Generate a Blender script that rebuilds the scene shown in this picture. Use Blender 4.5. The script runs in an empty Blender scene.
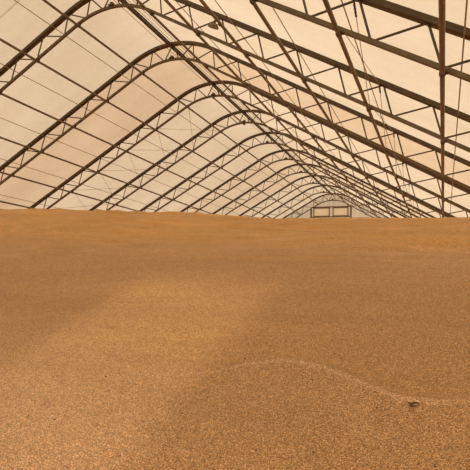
import bpy, math, random
import numpy as np
from mathutils import Vector, Matrix
C = bpy.context.scene
COL = C.collection
random.seed(7)
S = 4.0                       # truss spacing in metres
EYE = 1.5
CX = -2.557 * S               # x of the ridge
Y0 = 2.157 * S                # y of the nearest truss in view
T30 = math.tan(math.radians(30)); S30 = 0.5; C30 = math.cos(math.radians(30))
APO = EYE + 2.635 * S         # apex of the straight outer chord lines
DEPTH = 0.167 * S             # truss depth between the chord centres
ROUT = 0.905 * S              # ridge fillet radius of the outer chord
XW = 4.2 * S                  # half width to the walls
NF, NB = -3, 10               # first and last truss
YF = Y0 + NF * S; YB = Y0 + NB * S

# ------------------------------------------------------------ materials
def mat(name):
    m = bpy.data.materials.new(name); m.use_nodes = True
    nt = m.node_tree; nt.nodes.clear()
    return m, nt, nt.nodes, nt.links

def nd(nt, typ, **kw):
    n = nt.nodes.new(typ)
    for k, v in kw.items():
        if k in n.inputs: n.inputs[k].default_value = v
        else: setattr(n, k, v)
    return n

def ramp(nt, fac, stops):
    r = nt.nodes.new('ShaderNodeValToRGB')
    el = r.color_ramp.elements
    while len(el) < len(stops): el.new(0.5)
    for e, (p, c) in zip(el, stops):
        e.position = p; e.color = (*c, 1)
    nt.links.new(fac, r.inputs[0])
    return r.outputs[0]

def steel(name, col, rough=0.5, metal=0.25, var=0.25, scale=3.0):
    m, nt, N, L = mat(name)
    tc = nd(nt, 'ShaderNodeTexCoord')
    no = nd(nt, 'ShaderNodeTexNoise', Scale=scale, Detail=5.0, Roughness=0.6)
    L.new(tc.outputs['Object'], no.inputs['Vector'])
    c = ramp(nt, no.outputs[0], [(0.3, tuple(v * (1 - var) for v in col)), (0.7, tuple(v * (1 + var) for v in col))])
    b = nd(nt, 'ShaderNodeBsdfPrincipled', Roughness=rough, Metallic=metal)
    L.new(c, b.inputs['Base Color'])
    o = nd(nt, 'ShaderNodeOutputMaterial'); L.new(b.outputs[0], o.inputs[0])
    return m

def fabric(name, col, trans=0.8, seam=None):
    m, nt, N, L = mat(name)
    tc = nd(nt, 'ShaderNodeTexCoord')
    mp = nd(nt, 'ShaderNodeMapping'); mp.inputs['Scale'].default_value = (0.25, 0.9, 0.25)
    L.new(tc.outputs['Object'], mp.inputs['Vector'])
    n1 = nd(nt, 'ShaderNodeTexNoise', Scale=0.8, Detail=4.0, Roughness=0.55, Distortion=0.4)
    L.new(mp.outputs[0], n1.inputs['Vector'])
    n2 = nd(nt, 'ShaderNodeTexNoise', Scale=7.0, Detail=3.0)
    L.new(tc.outputs['Object'], n2.inputs['Vector'])
    mx = nd(nt, 'ShaderNodeMix', data_type='FLOAT'); mx.inputs[0].default_value = 0.25
    L.new(n1.outputs[0], mx.inputs[2]); L.new(n2.outputs[0], mx.inputs[3])
    c = ramp(nt, mx.outputs[0], [(0.32, (col[0] * 0.93, col[1] * 0.90, col[2] * 0.86)), (0.66, tuple(min(1, v * 1.05) for v in col))])
    if seam is not None:
        sx = nd(nt, 'ShaderNodeSeparateXYZ'); L.new(tc.outputs['Object'], sx.inputs[0])
        a = nd(nt, 'ShaderNodeMath', operation='SUBTRACT'); L.new(sx.outputs[1], a.inputs[0]); a.inputs[1].default_value = seam
        b_ = nd(nt, 'ShaderNodeMath', operation='ABSOLUTE'); L.new(a.outputs[0], b_.inputs[0])
        c_ = nd(nt, 'ShaderNodeMath', operation='LESS_THAN'); L.new(b_.outputs[0], c_.inputs[0]); c_.inputs[1].default_value = 0.03
        e_ = nd(nt, 'ShaderNodeMath', operation='LESS_THAN'); L.new(sx.outputs[0], e_.inputs[0]); e_.inputs[1].default_value = CX - 2.5
        g_ = nd(nt, 'ShaderNodeMath', operation='MULTIPLY'); L.new(c_.outputs[0], g_.inputs[0]); L.new(e_.outputs[0], g_.inputs[1])
        mm = nd(nt, 'ShaderNodeMix', data_type='RGBA'); L.new(g_.outputs[0], mm.inputs[0])
        L.new(c, mm.inputs[6]); mm.inputs[7].default_value = (col[0] * .72, col[1] * .66, col[2] * .6, 1)
        c = mm.outputs[2]
    t = nd(nt, 'ShaderNodeBsdfTranslucent'); d = nd(nt, 'ShaderNodeBsdfDiffuse')
    L.new(c, t.inputs[0]); L.new(c, d.inputs[0])
    ms = nd(nt, 'ShaderNodeMixShader'); ms.inputs[0].default_value = 1 - trans
    L.new(t.outputs[0], ms.inputs[1]); L.new(d.outputs[0], ms.inputs[2])
    o = nd(nt, 'ShaderNodeOutputMaterial'); L.new(ms.outputs[0], o.inputs[0])
    return m

M_CHORD = steel('galvanised_chord', (0.085, 0.050, 0.018))
M_INNER = steel('galvanised_inner', (0.145, 0.097, 0.044))
M_WEB = steel('galvanised_web', (0.11, 0.072, 0.032))
M_PURLIN = steel('galvanised_purlin', (0.17, 0.12, 0.06))
M_CLAMP = steel('clamp_steel', (0.09, 0.055, 0.03), metal=0.1)
M_CABLE = steel('cable_steel', (0.34, 0.25, 0.15), metal=0.1)
M_LAMP = steel('lamp_steel', (0.17, 0.11, 0.05), metal=0.1)
M_FAB = fabric('roof_fabric', (0.745, 0.568, 0.373))
M_FABS = fabric('roof_fabric_seamed', (0.745, 0.568, 0.373), seam=11.1)
M_FABT = fabric('roof_fabric_tan', (0.70, 0.49, 0.295))
M_FABM = fabric('roof_fabric_mid', (0.72, 0.53, 0.335))

def wall_mat(name, col, trans):
    m, nt, N, L = mat(name)
    tc = nd(nt, 'ShaderNodeTexCoord')
    no = nd(nt, 'ShaderNodeTexNoise', Scale=0.6, Detail=4.0)
    L.new(tc.outputs['Object'], no.inputs['Vector'])
    c = ramp(nt, no.outputs[0], [(0.3, tuple(v * .93 for v in col)), (0.7, col)])
    t = nd(nt, 'ShaderNodeBsdfTranslucent'); d = nd(nt, 'ShaderNodeBsdfPrincipled', Roughness=0.6)
    L.new(c, t.inputs[0]); L.new(c, d.inputs['Base Color'])
    ms = nd(nt, 'ShaderNodeMixShader'); ms.inputs[0].default_value = 1 - trans
    L.new(t.outputs[0], ms.inputs[1]); L.new(d.outputs[0], ms.inputs[2])
    o = nd(nt, 'ShaderNodeOutputMaterial'); L.new(ms.outputs[0], o.inputs[0])
    return m
M_GABLE = wall_mat('gable_sheet', (0.78, 0.67, 0.53), 0.85)
M_PANE = wall_mat('window_sheet', (0.84, 0.69, 0.50), 0.88)
M_FRONT = wall_mat('front_cloth', (0.90, 0.86, 0.80), 0.9)  # added unseen front wall, very translucent to fill light from behind
M_FRAME = steel('frame_steel', (0.22, 0.15, 0.075), metal=0.1)

def concrete():
    m, nt, N, L = mat('concrete')
    tc = nd(nt, 'ShaderNodeTexCoord')
    no = nd(nt, 'ShaderNodeTexNoise', Scale=2.5, Detail=8.0, Roughness=0.65)
    L.new(tc.outputs['Object'], no.inputs['Vector'])
    c = ramp(nt, no.outputs[0], [(0.3, (0.26, 0.24, 0.21)), (0.7, (0.42, 0.39, 0.34))])
    b = nd(nt, 'ShaderNodeBsdfPrincipled', Roughness=0.9)
    bp = nd(nt, 'ShaderNodeBump', Strength=0.3, Distance=0.01)
    L.new(no.outputs[0], bp.inputs['Height']); L.new(bp.outputs[0], b.inputs['Normal'])
    L.new(c, b.inputs['Base Color'])
    o = nd(nt, 'ShaderNodeOutputMaterial'); L.new(b.outputs[0], o.inputs[0])
    return m
M_CONC = concrete()

def grain_mat():
    m, nt, N, L = mat('maize_grain')
    tc = nd(nt, 'ShaderNodeTexCoord')
    V = nd(nt, 'ShaderNodeTexVoronoi', Scale=230.0, Randomness=1.0)
    L.new(tc.outputs['Object'], V.inputs['Vector'])
    # each kernel its own shade
    sc = nd(nt, 'ShaderNodeSeparateColor'); L.new(V.outputs['Color'], sc.inputs[0])
    c = ramp(nt, sc.outputs[0], [(0.0, (0.10, 0.042, 0.012)), (0.30, (0.46, 0.230, 0.070)), (0.75, (0.63, 0.330, 0.105)), (1.0, (1.0, 0.69, 0.34))])
    # broad tone drift: dustier and redder patches
    n1 = nd(nt, 'ShaderNodeTexNoise', Scale=0.55, Detail=5.0, Roughness=0.6)
    mp = nd(nt, 'ShaderNodeMapping'); mp.inputs['Scale'].default_value = (0.6, 1.0, 1.0)
    L.new(tc.outputs['Object'], mp.inputs[0]); L.new(mp.outputs[0], n1.inputs['Vector'])
    t = ramp(nt, n1.outputs[0], [(0.3, (0.93, 0.90, 0.86)), (0.7, (1.06, 1.04, 1.03))])
    mu = nd(nt, 'ShaderNodeMix', data_type='RGBA', blend_type='MULTIPLY'); mu.inputs[0].default_value = 1
    L.new(c, mu.inputs[6]); L.new(t, mu.inputs[7])
    at = nd(nt, 'ShaderNodeAttribute', attribute_name='pale_light')  # vertex paleness, with ripple light and foot daylight painted in
    md = nd(nt, 'ShaderNodeMix', data_type='RGBA', blend_type='MULTIPLY'); fa = nd(nt, 'ShaderNodeMath', operation='MULTIPLY'); fa.inputs[1].default_value = 1.0
    L.new(at.outputs['Fac'], fa.inputs[0]); L.new(fa.outputs[0], md.inputs[0])
    L.new(mu.outputs[2], md.inputs[6]); md.inputs[7].default_value = (1.32, 1.48, 2.1, 1)
    # long bands across the slope: ripple light and shade put into the colour
    mp3 = nd(nt, 'ShaderNodeMapping'); mp3.inputs['Scale'].default_value = (0.30, 1.7, 1.0); mp3.inputs['Rotation'].default_value = (0, 0, 0.06)
    n4 = nd(nt, 'ShaderNodeTexNoise', Scale=1.0, Detail=6.0, Roughness=0.7, Distortion=0.5)
    L.new(tc.outputs['Object'], mp3.inputs[0]); L.new(mp3.outputs[0], n4.inputs['Vector'])
    t4 = ramp(nt, n4.outputs[0], [(0.34, (0.90, 0.89, 0.87)), (0.52, (1.0, 1.0, 0.99)), (0.68, (1.08, 1.09, 1.07))])
    m4 = nd(nt, 'ShaderNodeMix', data_type='RGBA', blend_type='MULTIPLY'); m4.inputs[0].default_value = 1
    L.new(md.outputs[2], m4.inputs[6]); L.new(t4, m4.inputs[7])
    a2 = nd(nt, 'ShaderNodeAttribute', attribute_name='upper_light')  # brighter upper slope, colour standing in for light
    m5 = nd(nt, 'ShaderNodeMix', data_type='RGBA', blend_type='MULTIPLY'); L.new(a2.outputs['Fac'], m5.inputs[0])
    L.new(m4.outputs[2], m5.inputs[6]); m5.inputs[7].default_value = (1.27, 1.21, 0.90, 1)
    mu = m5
    # small dark hulls
    V2 = nd(nt, 'ShaderNodeTexVoronoi', Scale=30.0); L.new(tc.outputs['Object'], V2.inputs['Vector'])
    s2 = nd(nt, 'ShaderNodeSeparateColor'); L.new(V2.outputs['Color'], s2.inputs[0])
    lt = nd(nt, 'ShaderNodeMath', operation='LESS_THAN'); L.new(s2.outputs[1], lt.inputs[0]); lt.inputs[1].default_value = 0.03
    l2 = nd(nt, 'ShaderNodeMath', operation='LESS_THAN'); L.new(V2.outputs['Distance'], l2.inputs[0]); l2.inputs[1].default_value = 0.22
    an = nd(nt, 'ShaderNodeMath', operation='MULTIPLY'); L.new(lt.outputs[0], an.inputs[0]); L.new(l2.outputs[0], an.inputs[1])
    m2 = nd(nt, 'ShaderNodeMix', data_type='RGBA'); L.new(an.outputs[0], m2.inputs[0])
    L.new(mu.outputs[2], m2.inputs[6]); m2.inputs[7].default_value = (0.16, 0.07, 0.025, 1)
    b = nd(nt, 'ShaderNodeBsdfPrincipled', Roughness=0.5)
    b.inputs['Specular IOR Level'].default_value = 0.45; b.inputs['Diffuse Roughness'].default_value = 1.0
    L.new(m2.outputs[2], b.inputs['Base Color'])
    inv = nd(nt, 'ShaderNodeMath', operation='SUBTRACT'); inv.inputs[0].default_value = 1.0
    L.new(V.outputs['Distance'], inv.inputs[1])
    n3 = nd(nt, 'ShaderNodeTexNoise', Scale=45.0, Detail=3.0); L.new(tc.outputs['Object'], n3.inputs['Vector'])
    ad = nd(nt, 'ShaderNodeMath', operation='MULTIPLY_ADD'); L.new(n3.outputs[0], ad.inputs[0]); ad.inputs[1].default_value = 0.8
    L.new(inv.outputs[0], ad.inputs[2])
    bp = nd(nt, 'ShaderNodeBump', Strength=0.8, Distance=0.005)
    L.new(ad.outputs[0], bp.inputs['Height']); L.new(bp.outputs[0], b.inputs['Normal'])
    o = nd(nt, 'ShaderNodeOutputMaterial'); L.new(b.outputs[0], o.inputs[0])
    return m
M_GRAIN = grain_mat()
M_HUSK = steel('dry_husk', (0.13, 0.06, 0.025), rough=0.8, metal=0.0)

# ------------------------------------------------------------ mesh helpers
class MB:
    def __init__(s): s.v = []; s.f = []; s.mi = []
    def add(s, v, f, mi=0):
        n = len(s.v); s.v += [tuple(p) for p in v]; s.f += [tuple(i + n for i in q) for q in f]; s.mi += [mi] * len(f)
    def box(s, a, b):
        x0, y0, z0 = a; x1, y1, z1 = b
        s.add([(x0, y0, z0), (x1, y0, z0), (x1, y1, z0), (x0, y1, z0), (x0, y0, z1), (x1, y0, z1), (x1, y1, z1), (x0, y1, z1)],
              [(0, 3, 2, 1), (4, 5, 6, 7), (0, 1, 5, 4), (1, 2, 6, 5), (2, 3, 7, 6), (3, 0, 4, 7)])
    def tube(s, pts, r, n=8, cap=True):
        pts = [Vector(p) for p in pts]; rings = []
        ref = None
        for i, p in enumerate(pts):
            t = (pts[min(i + 1, len(pts) - 1)] - pts[max(i - 1, 0)]).normalized()
            if ref is None:
                ref = Vector((0, 0, 1)) if abs(t.z) < 0.9 else Vector((1, 0, 0))
            a = t.cross(ref).normalized(); b = a.cross(t).normalized(); ref = b
            rr = r[i] if isinstance(r, (list, tuple)) else r
            rings.append([p + rr * (math.cos(2 * math.pi * k / n) * a + math.sin(2 * math.pi * k / n) * b) for k in range(n)])
        v = [q for ring in rings for q in ring]; f = []
        for i in range(len(pts) - 1):
            for k in range(n):
                k2 = (k + 1) % n
                f.append((i * n + k, (i + 1) * n + k, (i + 1) * n + k2, i * n + k2))
        if cap:
            f.append(tuple(range(n))); m = (len(pts) - 1) * n; f.append(tuple(m + k for k in reversed(range(n))))
        s.add(v, f)
    def build(s, name, m, parent=None, smooth=False, loc=(0, 0, 0)):
        me = bpy.data.meshes.new(name); me.from_pydata(s.v, [], s.f)
        for x in (m if isinstance(m, (list, tuple)) else [m]): me.materials.append(x)
        if any(s.mi): me.polygons.foreach_set('material_index', s.mi)
        if smooth: me.polygons.foreach_set('use_smooth', [True] * len(me.polygons))
        me.update()
        o = bpy.data.objects.new(name, me); COL.objects.link(o); o.location = loc
        if parent: o.parent = parent
        return o

def tag(o, label=None, cat=None, group=None, kind=None):
    for k, v in (('label', label), ('category', cat), ('group', group), ('kind', kind)):
        if v: o[k] = v
    return o

def empty(name, loc=(0, 0, 0)):
    o = bpy.data.objects.new(name, None); COL.objects.link(o); o.location = loc
    o.empty_display_size = 0.3
    return o

def copy_tree(o, parent=None):
    c = o.copy(); COL.objects.link(c); c.parent = parent
    for ch in list(o.children): copy_tree(ch, c)
    return c

# ------------------------------------------------------------ arch profile
def profile(off, n_arc=14, xw=None):
    """Points (x, z, nx, nz) of the arch at an inward offset from the outer chord."""
    xw = XW if xw is None else xw
    ap = APO - off / C30
    R = ROUT - off
    cz = ap - R / C30
    xt = R * S30
    pts = []
    def L(x): return (x, ap - T30 * abs(x))
    pts.append((-xw, L(-xw)[1], -S30, C30))
    for i in range(n_arc + 1):
        a = math.radians(-30 + 60 * i / n_arc)
        pts.append((R * math.sin(a), cz + R * math.cos(a), math.sin(a), math.cos(a)))
    pts.append((xw, L(xw)[1], S30, C30))
    return pts

def at_dx(off, dx):
    """Point and outward normal on the offset profile at distance dx from the ridge."""
    R = ROUT - off; ap = APO - off / C30; xt = R * S30
    if abs(dx) >= xt:
        s = 1 if dx > 0 else -1
        return Vector((dx, 0, ap - T30 * abs(dx))), Vector((s * S30, 0, C30))
    cz = ap - R / C30; a = math.asin(dx / R)
    return Vector((dx, 0, cz + R * math.cos(a))), Vector((math.sin(a), 0, math.cos(a)))

def sweep(off, h, w, mb, xw=None):
    """Rectangular bar: h in the plane of the arch, w along the building."""
    P = profile(off, xw=xw); v = []; f = []
    for x, z, nx, nz in P:
        for (a, b) in ((-1, -1), (1, -1), (1, 1), (-1, 1)):
            v.append((x + nx * b * h / 2, a * w / 2, z + nz * b * h / 2))
    for i in range(len(P) - 1):
        for k in range(4):
            k2 = (k + 1) % 4
            f.append((i * 4 + k, i * 4 + k2, (i + 1) * 4 + k2, (i + 1) * 4 + k))
    f.append((0, 3, 2, 1)); m = (len(P) - 1) * 4; f.append((m, m + 1, m + 2, m + 3))
    mb.add(v, f)

# ------------------------------------------------------------ trusses
OUT_H, OUT_W, IN_H, IN_W = 0.115, 0.17, 0.085, 0.085
WR = 0.024
def make_truss():
    root = empty('roof_truss', (CX, Y0, 0))
    m = MB(); sweep(0, OUT_H, OUT_W, m, XW - .05); m.build('outer_chord', M_CHORD, root)
    m = MB(); sweep(DEPTH, IN_H, IN_W, m, XW - .05); m.build('inner_chord', M_INNER, root)
    nb = [0.09, 0.27, 0.505] + [0.80 + 0.2945 * k for k in range(12)]
    nt_ = [0.0, 0.235, 0.465] + [0.736 + 0.2945 * k for k in range(12)]
    for s in (-1, 1):
        for k in range(len(nb)):
            if nb[k] > 4.1: continue
            ends = [nt_[k]] + ([nt_[k + 1]] if k + 1 < len(nt_) else [])
            for tx in ends:
                if tx > 4.15: continue
                q = 1 if tx > nb[k] else -1
                T, _ = at_dx(OUT_H / 2, s * (tx - q * 0.005) * S)
                B, _ = at_dx(DEPTH - IN_H / 2, s * (nb[k] + q * 0.011) * S)
                m = MB(); m.tube([B, T], WR, 8); m.build('web_strut', M_WEB, root)
    # bracket under the ridge
    m = MB()
    p, nrm = at_dx(DEPTH, 0)
    m.box((-0.11, -0.09, p.z + 0.03), (0.11, 0.09, p.z + 0.075)); m.box((-0.05, -0.07, p.z + 0.07), (0.05, 0.07, p.z + 0.15))
    m.tube([(-0.06, 0, p.z + .05), (-0.06, 0, p.z + .13)], .02, 6); m.tube([(0.07, 0, p.z + .05), (0.07, 0, p.z + .12)], .02, 6)
    m.build('ridge_bracket', M_CLAMP, root)
    for s in (-1, 1):                     # end plates on the wall
        a, _ = at_dx(0, s * (XW - .1)); b, _ = at_dx(DEPTH, s * (XW - .1))
        m = MB(); m.box((min(a.x, b.x) - .06, -.12, b.z - .14), (max(a.x, b.x) + .06, .12, a.z - .02)); m.build('end_plate', M_CHORD, root)
    return root

ordw = ['nearest', 'second', 'third', 'fourth', 'fifth', 'sixth', 'seventh', 'eighth', 'ninth', 'tenth']
extra = ['only its right slope in the picture', 'small lamp hanging before it',
         'whole ridge curve showing at the top', 'in front of the cross-braced bay', 'behind the cross-braced bay',
         'one of the middle arches', 'just past the middle of the hall', 'far down the hall', 'third before the end wall', 'last but one before the end wall']
def truss_label(n):
    if n < 0: return 'lattice steel roof arch over the foot of the grain pile, before the visible ones'
    if n == NB: return 'lattice steel roof arch standing against the grey end wall'
    return '%s lattice steel roof arch from the camera, %s' % (ordw[n], extra[n])
proto = make_truss()
trusses = {}
for n in range(-1, NB + 1):
    t = proto if n == -1 else copy_tree(proto)
    t.location = (CX, Y0 + n * S, 0)
    tag(t, truss_label(n), 'roof truss', 'lattice roof trusses along the hall')
    trusses[n] = t

# ------------------------------------------------------------ purlins on the inner chords
PR = 0.043
POFF = DEPTH + IN_H / 2 + PR
PDX = [0.360 + 0.442 * k for k in range(9)]
PDL = [.341, .780, 1.207, 1.646, 2.071, 2.50, 2.928, 3.36, 3.79]; PDR = [.400, .835, 1.246, 1.683, 2.119, 2.560, 3.0]
def clamp_mesh():
    m = MB(); r = PR + .012
    ring = [(r * math.cos(a), r * math.sin(a)) for a in [math.pi * 2 * k / 12 for k in range(12)]]
    v = [(x, -.04, z) for x, z in ring] + [(x, .04, z) for x, z in ring]
    f = [(k, (k + 1) % 12, 12 + (k + 1) % 12, 12 + k) for k in range(12)] + [tuple(reversed(range(12))), tuple(range(12, 24))]
    m.add(v, f)
    m.box((-.075, -.055, r - .02), (.075, .055, r + .01)); m.box((-.06, -.02, r - .055), (-.04, .02, r)); m.box((.04, -.02, r - .055), (.06, .02, r))
    return m
cl_proto = None
def purlin(dx, label):
    global cl_proto
    off = POFF
    p, nrm = at_dx(off, dx * S)
    root = empty('purlin', (CX + p.x, Y0, p.z))
    ang = math.atan2(nrm.x, nrm.z); root.rotation_euler = (0, ang, 0)
    m = MB(); m.tube([(0, YF - Y0 + .1, 0), (0, YB - Y0 - 0.06, 0)], PR, 10); m.build('pipe', M_PURLIN, root, smooth=False)
    for n in range(-1, NB):
        if cl_proto is None:
            cl_proto = clamp_mesh().build('clamp', M_CLAMP, root); c = cl_proto
        else:
            c = cl_proto.copy(); COL.objects.link(c)
        c.parent = root; c.location = (0, n * S, 0)
    tag(root, label, 'purlin', 'round roof purlins under the trusses')
    return root
cnt = ['first', 'second', 'third', 'fourth', 'fifth', 'sixth', 'seventh', 'eighth']
for s in (-1, 1):
    for k, d in enumerate(PDL if s < 0 else PDR):
        if d > 4.0 or (s > 0 and k > 5) or (s < 0 and k > 7): continue
        side = 'left' if s < 0 else 'right'
        l = '%s round steel purlin below the ridge on the %s roof slope' % (cnt[k], side)
        if s > 0 and k == 5: l = 'round steel purlin running straight up the right side of the picture'
        purlin(s * d, l)

# the short ridge strut in the braced bay
p, _ = at_dx(POFF, 0)
o = empty('ridge_strut', (CX, Y0 + 3 * S, p.z))
m = MB(); m.tube([(0, -.05, 0), (0, S + .05, 0)], .036, 10); m.build('pipe', M_PURLIN, o)
for y in (0, S):
    c = cl_proto.copy(); COL.objects.link(c); c.parent = o; c.location = (0, y, 0)
tag(o, 'short steel strut under the ridge between fourth and fifth arches', 'strut')

# ridge beam at the outer chords
p, _ = at_dx(OUT_H / 2 + .055, 0)
m = MB(); m.box((-.055, YF - Y0 + .1, -.05), (.055, YB - Y0 - .05, .05)); m.box((-.075, YF - Y0 + .1, .05), (.075, YB - Y0 - .05, .06))
o = m.build('ridge_beam', M_CHORD, loc=(CX - .03, Y0, p.z)); tag(o, 'thick steel beam running along the very top of the roof', 'beam')

# thin fabric wires resting on the outer chords
def wire(dx, r, label, name='roof_wire', off=None):
    p, nrm = at_dx(OUT_H / 2 + r + .002 if off is None else off, dx * S)
    m = MB(); m.tube([(0, YF - Y0 + .1, 0), (0, YB - Y0 - .05, 0)], r, 6)
    o = m.build(name, M_CABLE, loc=(CX + p.x, Y0, p.z)); tag(o, label, 'wire', 'thin wires under the roof cloth')
TD = [0.62, 1.135, 1.64, 2.12, 2.645, 3.15]
for s in (-1, 1):
    for k, d in enumerate(TD):
        if s > 0 and k > 4: continue
        wire(s * d, 0.014, '%s thin wire below the ridge against the %s roof cloth' % (cnt[k], 'left' if s < 0 else 'right'))
wire(-0.078, 0.010, 'thin wire just left of the thick ridge beam')
wire(0.036, 0.010, 'thin wire just right of the thick ridge beam')
wire(0.080, 0.010, 'thin wire second to the right of the ridge beam')

# ------------------------------------------------------------ cross bracing wires
def P3(n, dx, off):
    p, _ = at_dx(off, dx * S); return Vector((CX + p.x, Y0 + n * S, p.z))
def sag_line(a, b, sag, n=10):
    return [a.lerp(b, t / n) - Vector((0, 0, sag * 4 * (t / n) * (1 - t / n))) for t in range(n + 1)]
def cable(a, b, r, label, group, sag=0.01):
    m = MB(); m.tube(sag_line(a, b, sag), r, 6)
    mid = a
    m.v = [tuple(Vector(v) - mid) for v in m.v]
    o = m.build('brace_cable', M_CABLE, loc=mid); tag(o, label, 'cable', group); return o
INN = DEPTH
for s, side in ((-1, 'left'),):
    for k in range(0, 5):
        a, b = PDL[k], PDL[k + 1]
        w = ['just below the ridge', 'second panel down', 'third panel down', 'fourth panel down', 'fifth panel down'][k]
        cable(P3(3, s * a, INN - .05), P3(4, s * b, INN - .05), .009, 'thin brace cable crossing down and away in the %s roof bay, %s' % (side, w), 'crossed cables of the braced bay')
        cable(P3(3, s * b, INN - .01), P3(4, s * a, INN - .01), .009, 'thin brace cable crossing up and away in the %s roof bay, %s' % (side, w), 'crossed cables of the braced bay')

def chain_mesh(a, d, n, pitch=.05, r=.011):
    """links hanging from a along d"""
    mb = MB(); d = d.normalized()
    u = d.cross(Vector((0, 1, 0))).normalized(); w = d.cross(u).normalized()
    for k in range(n):
        c = a + d * (pitch * (k + .5)); side = u if k % 2 else w
        pts = []
        for j in range(9):
            t = 2 * math.pi * j / 8
            pts.append(c + d * (math.cos(t) * pitch * .72) + side * (math.sin(t) * pitch * .36))
        mb.tube(pts, r, 5, cap=False)
    return mb
for n in range(0, 6):
    a = P3(n, 2.185, OUT_H / 2 + .01); a.y += .0
    b = P3(n + 1, 2.126, INN - .02)
    d = (b - a).normalized()
    w = ['nearest', 'second', 'third', 'fourth', 'fifth', 'sixth'][n]
    root = empty('brace_chain', a)
    mb = chain_mesh(Vector((0, 0, 0)), d, 10 if n == 0 else 8); mb.build('chain', M_CLAMP, root)
    e = d * (10 if n == 0 else 8) * .05
    mb = MB(); mb.tube([e, b - a], .008, 6); mb.build('cable', M_CABLE, root)
    tag(root, 'chain and thin cable hung from the right slope of the %s arch' % w, 'chain', 'chains and cables on the right roof slope')
    if n < 5:
        cable(P3(n, 2.135, INN - .02), P3(n + 1, 2.19, OUT_H / 2 + .01), .008,
              'thin cable rising from the right slope of the %s arch to the next' % w, 'brace cables on the right roof slope', 0.01)

# lamp slung from the fifth-side purlin
def lamp():
    k = 2
    p, nrm = at_dx(POFF, PDR[2] * S)
    y = 10.78
    root = empty('roof_lamp', (CX + p.x - .06, y, p.z - PR))
    m = MB(); m.tube([(.06, 0, .05), (.0, 0, .03), (-.09, 0, .06)], .012, 6)
    m.box((.02, -.03, -.01), (.1, .03, .012)); m.build('bracket', M_CLAMP, root)
    # shallow dished reflector, tilted
    prof = [(0.035, 0.10), (0.05, 0.07), (0.085, 0.05), (0.12, 0.01), (0.135, -0.045), (0.13, -0.05), (0.0, -0.03)]
    n = 20; v = []; f = []
    for r, z in prof:
        for q in range(n):
            v.append((r * math.cos(2 * math.pi * q / n), r * math.sin(2 * math.pi * q / n), z))
    for i in range(len(prof) - 1):
        for q in range(n):
            f.append((i * n + q, i * n + (q + 1) % n, (i + 1) * n + (q + 1) % n, (i + 1) * n + q))
    f.append(tuple(range(n)))
    m = MB(); m.add(v, f); o = m.build('lamp_shade', M_LAMP, root, smooth=False); o.location = (-.13, 0, .01); o.scale = (1.15, 1, .9); o.rotation_euler = (math.radians(12), math.radians(22), 0)
    m = MB(); m.tube([(0, 0, .09), (0, 0, .15)], [.035, .028], 12); o2 = m.build('lamp_socket', M_CLAMP, root); o2.location = (-.13, 0, .01); o2.rotation_euler = o.rotation_euler
    tag(root, 'small dark unlit lamp hanging below a purlin near the second arch', 'lamp')
lamp()

# ------------------------------------------------------------ roof cloth (one per bay)
def ceiling(n):
    P = profile(-(OUT_H / 2 + .016), n_arc=18)
    # split the straight slopes so that the cloth can sag a little between the arches
    left, arc, right = P[0], P[1:-1], P[-1]
    def sub(a, b, k):
        return [tuple(a[i] + (b[i] - a[i]) * j / k for i in range(4)) for j in range(k)]
    Q = sub(left, arc[0], 12) + arc + sub(arc[-1], right, 12)[1:] + [right]
    m = MB(); v = []; f = []; ny = 8
    for j in range(ny + 1):
        t = j / ny; up = 0.035 * math.sin(math.pi * t)
        for x, z, nx, nz in Q:
            v.append((x + nx * up, t * S, z + nz * up))
    w = len(Q)
    for j in range(ny):
        for i in range(w - 1):
            f.append((j * w + i, j * w + i + 1, (j + 1) * w + i + 1, (j + 1) * w + i))
    m.add(v, f)
    mt = {0: M_FABS, 2: M_FABT, 6: M_FABM, 7: M_FABM}.get(n, M_FAB)
    o = m.build('ceiling', mt, smooth=True, loc=(CX, Y0 + n * S, 0)); o['kind'] = 'structure'
    o.data.transform(Matrix.Translation((0, 0, 0)))
    # the cloth texture runs in hall coordinates: bake the offset into the mesh
    o.data.transform(Matrix.Translation(o.location)); o.location = (0, 0, 0)
for n in range(NF, NB): ceiling(n)

# ------------------------------------------------------------ walls and floor
def gable_outline(off):
    P = profile(off, n_arc=18); return [(x, z) for x, z, _, _ in P]
def end_wall(name, y, holes, material, ribs=True):
    """Corrugated sheet wall under the arch; holes = list of (x0, x1, z0, z1) in hall x relative to ridge."""
    xs = set(); step = 0.19 if ribs else 0.5
    k = -XW
    while k < XW: xs.add(round(k, 4)); k += step
    xs.add(XW)
    for h in holes: xs.add(h[0]); xs.add(h[1])
    xs = sorted(xs)
    def top(x): return at_dx(-.04, x)[0].z
    def off(i): return (0.02 if i % 2 else -0.02) if ribs else 0
    m = MB()
    for i in range(len(xs) - 1):
        x0, x1 = xs[i], xs[i + 1]
        if x1 - x0 < 1e-5: continue
        xm = (x0 + x1) / 2
        segs = [(0.0, None)]
        for h in holes:
            if h[0] <= xm <= h[1]: segs = [(0.0, h[2]), (h[3], None)]
        for z0, z1 in segs:
            if z1 is not None and z1 - z0 < 1e-4: continue
            za = top(x0) if z1 is None else z1; zb = top(x1) if z1 is None else z1
            ya, yb = off(i), off(i + 1)
            m.add([(x0, ya, z0), (x1, yb, z0), (x1, yb, zb), (x0, ya, za),
                   (x0, ya + .03, z0), (x1, yb + .03, z0), (x1, yb + .03, zb), (x0, ya + .03, za)],
                  [(0, 1, 2, 3), (5, 4, 7, 6), (3, 2, 6, 7), (0, 4, 5, 1)])
    o = m.build(name, material, loc=(CX, y, 0)); o['kind'] = 'structure'; return o
YW = YB + .22
def smin(a, b, k):
    h = np.clip(0.5 + 0.5 * (b - a) / k, 0, 1); return b * (1 - h) + a * h - k * h * (1 - h)
def smooth01(t):
    t = np.clip(t, 0, 1); return t * t * (3 - 2 * t)
rng = np.random.RandomState(3)
_t = rng.rand(256, 256)
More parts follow.
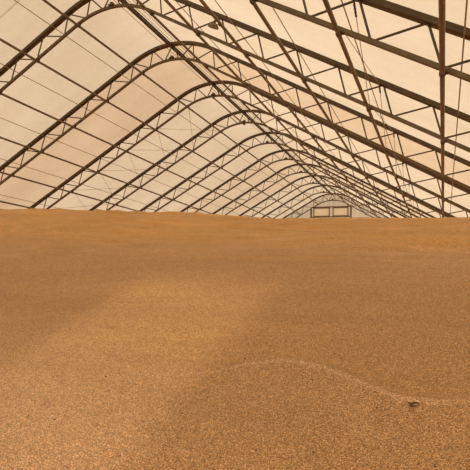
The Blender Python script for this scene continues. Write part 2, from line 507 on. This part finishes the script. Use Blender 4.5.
def vnoise(x, y):
    xi = np.floor(x).astype(int); yi = np.floor(y).astype(int); fx = x - xi; fy = y - yi
    fx = fx * fx * (3 - 2 * fx); fy = fy * fy * (3 - 2 * fy)
    g = lambda a, b: _t[a % 256, b % 256]
    return (g(xi, yi) * (1 - fx) + g(xi + 1, yi) * fx) * (1 - fy) + (g(xi, yi + 1) * (1 - fx) + g(xi + 1, yi + 1) * fx) * fy - .5
MX = [-3.0, -1.9, -1.47, -1.3, -1.03, -0.73, -0.47, -0.28, -0.13, 0.14, 1.2]
MY = [2.9, 3.13, 3.21, 3.29, 3.35, 3.30, 3.17, 3.08, 3.07, 3.13, 3.3]
MA = [0.0, 0.01, .03, .05, .075, .085, .085, .075, .065, .055, 0.0]
GX = [-27, -16.8, -10.8, -8.18, -5.89, -4.57, -2.83, -0.66, 1.53, 6]; GD = [0.412, 0.412, 0.168, 0.027, -0.107, -0.225, -0.302, -0.353, -0.346, -0.346]
def G(x, y):
    x = np.asarray(x, float); y = np.asarray(y, float)
    u = np.clip(y - 5, 0, 9)
    h = np.where(y < 5, -.88 + .4 * (y - 2.5), .12 + .4 * u - .01667 * u * u)
    h = h + np.interp(x, GX, GD) * smooth01((y - 3.6) / 8.5)
    h = h - 0.35 * smooth01((y - 14) / 10)
    # flanks sink to the side walls
    wl = (x - (CX - XW)); wr = ((CX + XW) - x)
    h = smin(h, .15 + wl * .34, .6); h = smin(h, .15 + wr * .42, .6)
    h = smin(h, .1 + (YW - y) * .45, .6)
    # low mound with a crisp lip
    my = np.interp(x, MX, MY); ma = np.interp(x, MX, MA)
    d = my - y
    h = h + ma * np.where(d > 0, .55 * np.exp(-(np.maximum(d, 0) / .8) ** 2) + .45 * np.exp(-(np.maximum(d, 0) / .13) ** 2), np.exp(-(np.minimum(d, 0) / .10) ** 2))
    # gentle fold in front on the left
    fx = -3.25 + .12 * vnoise(y * 1.2, y * 0)
    h = h + .0 * fx
    side = np.clip(fx - x, 0, 1.4)
    h = h - .11 * smooth01(side / 1.4) * smooth01((5.6 - y) / 1.6)
    # shallow slides and ripples
    far = smooth01((y - 4.6) / 3)
    wx = x + .5 * vnoise(x * .5, y * .5)
    rp = vnoise(wx * .55 + 9, y * 2.2 + .35 * x) + .6 * vnoise(wx * 1.3, y * 4.1 - .5 * x) + .4 * vnoise(wx * 2.6, y * 8.0 + .8 * x)
    h = h + far * (.10 * rp + .07 * vnoise(wx * .4 + 51, y * 1.05 + .1 * x) * smooth01((y - 6) / 3))
    h = h + (1 - far * .6) * (.02 * vnoise(x * 1.1, y * 1.3) + .008 * vnoise(x * 3.1 + 5, y * 3.7) + .004 * vnoise(x * 9, y * 11))
    return np.maximum(h + EYE, -.05)
WIN = [(-12.12 - CX, -10.60 - CX, 9.28, 10.04), (-10.14 - CX, -8.74 - CX, 9.28, 10.04)]
end_wall('wall_back', YW, WIN, M_GABLE)
for i, (x0, x1, z0, z1) in enumerate(WIN):
    w = empty('window_%d' % (i + 1), (CX + (x0 + x1) / 2, YW - .02, z0)); w['kind'] = 'structure'
    hw = (x1 - x0) / 2; H = z1 - z0
    m = MB(); t = .07
    m.box((-hw - t, -.06, -t), (hw + t, .08, 0)); m.box((-hw - t, -.06, H), (hw + t, .08, H + t))
    m.box((-hw - t, -.06, 0), (-hw, .08, H)); m.box((hw, -.06, 0), (hw + t, .08, H))
    m.build('window_frame', M_FRAME, w)
    m = MB(); m.box((-hw, .0, 0), (hw, .012, H)); m.build('window_pane', M_PANE, w)
# framing rails and posts on the end wall
def bar(name, a, b, label):
    m = MB(); c = Vector(((a[0] + b[0]) / 2, (a[1] + b[1]) / 2, min(a[2], b[2])))
    m.box(tuple(Vector(a) - c), tuple(Vector(b) - c)); o = m.build(name, M_FRAME, loc=c)
    tag(o, label, 'steel post' if 'post' in name else 'steel rail')
yb0, yb1 = YW - .17, YW - .03
def topz(x): return at_dx(DEPTH, x - CX)[0].z
for x, l in ((-12.42, 'square steel post on end wall, left of both windows'), (-8.40, 'square steel post on end wall, right of both windows')):
    bar('wall_post', (x - .075, yb0, float(G(x, yb0)) + .06), (x + .075, yb1, topz(x) - .02), l)
bar('wall_rail', (-12.33, yb0 + .02, 10.11), (-8.49, yb1 - .02, 10.22), 'steel rail across end wall above both windows')
bar('wall_rail', (-12.33, yb0 + .02, 9.10), (-8.49, yb1 - .02, 9.21), 'steel rail across end wall below both windows')
# side walls
for s, nm in ((-1, 'wall_left'), (1, 'wall_right')):
    m = MB(); x = CX + s * XW; zt = at_dx(0, XW)[0].z - .28
    m.box((min(x, x + s * .3), YF - .1, 0), (max(x, x + s * .3), YW + .1, zt))
    o = m.build(nm, M_CONC); o['kind'] = 'structure'
# unseen front wall, added; its doorway is cut to shape the sun patch
FD = (-3.25 - CX, -1.6 - CX, 0.0, 6.3)
end_wall('wall_front_added', YF, [FD], M_FRONT)
m = MB(); m.box((CX - XW - 14, YF - 22, -.2), (CX + XW + 14, YW + 1, 0)); o = m.build('floor', M_CONC); o['kind'] = 'structure'

# ------------------------------------------------------------ the grain
def pale_light(x, y):
    """paler lip and slid grain; ripple light and foot daylight put into colour"""
    my = np.interp(x, MX, MY); ma = np.interp(x, MX, MA) / .085; d = my - y
    lip = ma * np.exp(-((d - .015) / .019) ** 2)
    front = .28 * ma * np.where(d > 0, np.exp(-(np.maximum(d, 0) / .8) ** 2), 0)
    wx = x + .5 * vnoise(x * .5, y * .5)
    a = vnoise(wx * .9 + 31, y * 3.0 + .5 * x) + .4 * vnoise(wx * 2.3 + 7, y * 6.5)
    ln = np.exp(-(a / (.03 + .012 * np.clip(y - 4, 0, 8))) ** 2) * np.clip(.5 + 1.6 * vnoise(x * .7 + 3, y * .9), 0, 1)  # light on the far ripples, painted as pale streaks
    b = vnoise(wx * .5 + 71, y * 1.6 - .4 * x) + .25 * vnoise(wx * 1.9, y * 5)
    ln = ln + .8 * np.exp(-(b / (.03 + .012 * np.clip(y - 4, 0, 8))) ** 2) * np.clip(.4 + 1.6 * vnoise(x * .6 + 13, y * .8), 0, 1)
    foot = .6 * smooth01((3.6 - y + .25 * (-1.0 - x)) / 2.2) * smooth01((-.3 - x) / 1.6) * (1 + .5 * vnoise(x * 1.5 + 4, y * 1.5))  # neutral daylight at the lower left, put into the colour
    return np.clip(.85 * lip + front + foot + .45 * ln * smooth01((y - 4.8) / 2), 0, 1)
def make_grain():
    ys = [.6]
    while ys[-1] < YW - .1:
        y = ys[-1]
        ys.append(y + (0.02 if y < 6 else 0.02 + (y - 6) * .006 if y < 16 else .35))
    ys[-1] = YW - .05; ys = np.array(ys)
    xs = [0.0]
    def stp(a): return .025 + max(0, a - 3.5) * .012
    a = 0.0; right = []
    while a < CX + XW - .02:
        a += .03 + max(0, a - 1) * .05; right.append(min(a, CX + XW - .01))
    a = 0.0; left = []
    while a > CX - XW + .02:
        a -= stp(-a); left.append(max(a, CX - XW + .01))
    xs = np.array(left[::-1] + [0.0] + right)
    X, Y = np.meshgrid(xs, ys); Z = G(X, Y)
    nx, ny = len(xs), len(ys)
    me = bpy.data.meshes.new('grain_pile')
    V = np.stack([X, Y, Z], -1).reshape(-1, 3)
    i = np.arange(nx * ny).reshape(ny, nx)
    F = np.stack([i[:-1, :-1], i[:-1, 1:], i[1:, 1:], i[1:, :-1]], -1).reshape(-1, 4)
    # skirt down to the floor so that the heap is a solid body
    rim = np.concatenate([i[0, :], i[1:, -1], i[-1, -2::-1], i[-2:0:-1, 0]])
    base = V[rim].copy(); base[:, 2] = -.06; b0 = len(V); V = np.concatenate([V, base])
    n = len(rim); k = np.arange(n)
    SK = np.stack([rim, b0 + k, b0 + (k + 1) % n, rim[(k + 1) % n]], -1)
    F = np.concatenate([F, SK])
    me.vertices.add(len(V)); me.vertices.foreach_set('co', V.ravel())
    me.loops.add(len(F) * 4); me.loops.foreach_set('vertex_index', F.ravel())
    me.polygons.add(len(F)); me.polygons.foreach_set('loop_start', np.arange(len(F)) * 4)
    me.polygons.foreach_set('use_smooth', np.ones(len(F), bool))
    me.update(calc_edges=True); me.validate()
    me.materials.append(M_GRAIN)
    at = me.attributes.new('pale_light', 'FLOAT', 'POINT'); at.data.foreach_set('value', pale_light(V[:, 0], V[:, 1]).astype(np.float32))
    at = me.attributes.new('upper_light', 'FLOAT', 'POINT')  # extra light on the upper slope, put into the grain colour
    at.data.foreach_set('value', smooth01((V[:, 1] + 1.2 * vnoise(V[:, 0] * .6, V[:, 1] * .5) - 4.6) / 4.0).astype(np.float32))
    o = bpy.data.objects.new('grain_pile', me); COL.objects.link(o)
    tag(o, 'huge sloping heap of loose orange-brown grain filling the hall', 'grain pile', kind='stuff')
    print('grain', len(V))
make_grain()

# scraps lying on the grain
def husk():
    x, y = -0.151, 3.0; z = float(G(x, y))
    m = MB(); n = 16
    pts = []; rad = []
    for k in range(n + 1):
        t = k / n * 1.75 * math.pi
        pts.append((.021 * math.cos(t), .018 * math.sin(t), .006 + .005 * math.sin(t * 1.5))); rad.append(.0022 + .003 * math.sin(math.pi * k / n))
    m.tube(pts, rad, 6)
    m.tube([(-.018, .004, .007), (-.034, .012, .006), (-.04, .018, .010)], [.003, .004, .002], 6)
    o = m.build('dry_husk', M_HUSK, smooth=True, loc=(x, y, z + .009)); o.rotation_euler = (math.radians(21), 0, 0)
    tag(o, 'curled dark dry husk lying on the grain below the curved ridge', 'husk')
husk()
CL = [(-2.27, 3.02, .011, 'dark clod on the grain in the lower left, the upper of two'),
      (-2.28, 2.54, .010, 'dark clod on the grain in the lower left, the lower of two'),
      (-1.35, 3.44, .010, 'small dark clod just left of the curved ridge'),
      (-1.13, 3.73, .008, 'small dark clod on the grain above the curved ridge'),
      (-0.44, 4.01, .009, 'small dark clod on the right of the grain, high above the curved ridge'),
      (-4.15, 4.57, .010, 'small dark clod on the left of the grain slope')]
for x, y, r, l in CL:
    r *= .62; m = MB(); v = []; f = []; n = 8; R_ = random.Random(l)
    for i in range(1, 5):
        th = math.pi * i / 5
        for k in range(n):
            q = r * R_.uniform(.8, 1.25); v.append((q * 1.3 * math.sin(th) * math.cos(6.283 * k / n), q * math.sin(th) * math.sin(6.283 * k / n), q * .8 * math.cos(th)))
    for i in range(3):
        for k in range(n): f.append((i * n + k, (i + 1) * n + k, (i + 1) * n + (k + 1) % n, i * n + (k + 1) % n))
    f.append(tuple(range(n))); f.append(tuple(3 * n + k for k in reversed(range(n))))
    m.add(v, f)
    o = m.build('clod', M_HUSK, smooth=True, loc=(x, y, float(G(x, y)) + r * .35)); tag(o, l, 'clod', 'dark clods on the grain')

# ------------------------------------------------------------ light
w = bpy.data.worlds.new('sky'); C.world = w; w.use_nodes = True
wt = w.node_tree; bg = wt.nodes['Background']; bg.inputs[0].default_value = (1.0, 1.0, 1.0, 1)
tcw = wt.nodes.new('ShaderNodeTexCoord'); sw = wt.nodes.new('ShaderNodeSeparateXYZ'); wt.links.new(tcw.outputs['Generated'], sw.inputs[0])
mw = wt.nodes.new('ShaderNodeMath'); mw.operation = 'MULTIPLY_ADD'; wt.links.new(sw.outputs[0], mw.inputs[0])
mw.inputs[1].default_value = 0.38; mw.inputs[2].default_value = 1.0; wt.links.new(mw.outputs[0], bg.inputs[1])
sd = bpy.data.lights.new('sun', 'SUN'); sd.energy = 0.56; sd.angle = math.radians(3.2); sd.color = (1, .96, .90)
so = bpy.data.objects.new('sun', sd); COL.objects.link(so)
so.rotation_euler = (Vector((0, math.cos(math.radians(30)), -math.sin(math.radians(30))))).to_track_quat('-Z', 'Y').to_euler(); so.location = (20, -10, 40)

# ------------------------------------------------------------ camera
yaw, pitch, roll = (math.radians(a) for a in (23.12, 6.335, 2.22))
fwd = Vector((-math.sin(yaw) * math.cos(pitch), math.cos(yaw) * math.cos(pitch), math.sin(pitch)))
rt = Vector((math.cos(yaw), math.sin(yaw), 0)); up = rt.cross(fwd)
r2 = math.cos(roll) * rt + math.sin(roll) * up; u2 = -math.sin(roll) * rt + math.cos(roll) * up
cd = bpy.data.cameras.new('camera'); cd.sensor_fit = 'HORIZONTAL'; cd.sensor_width = 36; cd.lens = 36 * 490.5 / 470
cd.clip_start = .05; cd.clip_end = 300
co = bpy.data.objects.new('camera', cd); COL.objects.link(co)
Mx = Matrix((r2, u2, -fwd)).transposed().to_4x4(); Mx.translation = Vector((0, 0, EYE)); co.matrix_world = Mx
C.camera = co
vs = C.view_settings; vs.view_transform = 'Standard'; vs.look = 'None'; vs.gamma = 1; vs.use_curve_mapping = False
vs.exposure = 0.29
C.cycles.max_bounces = 8; C.cycles.diffuse_bounces = 5; C.cycles.transmission_bounces = 5
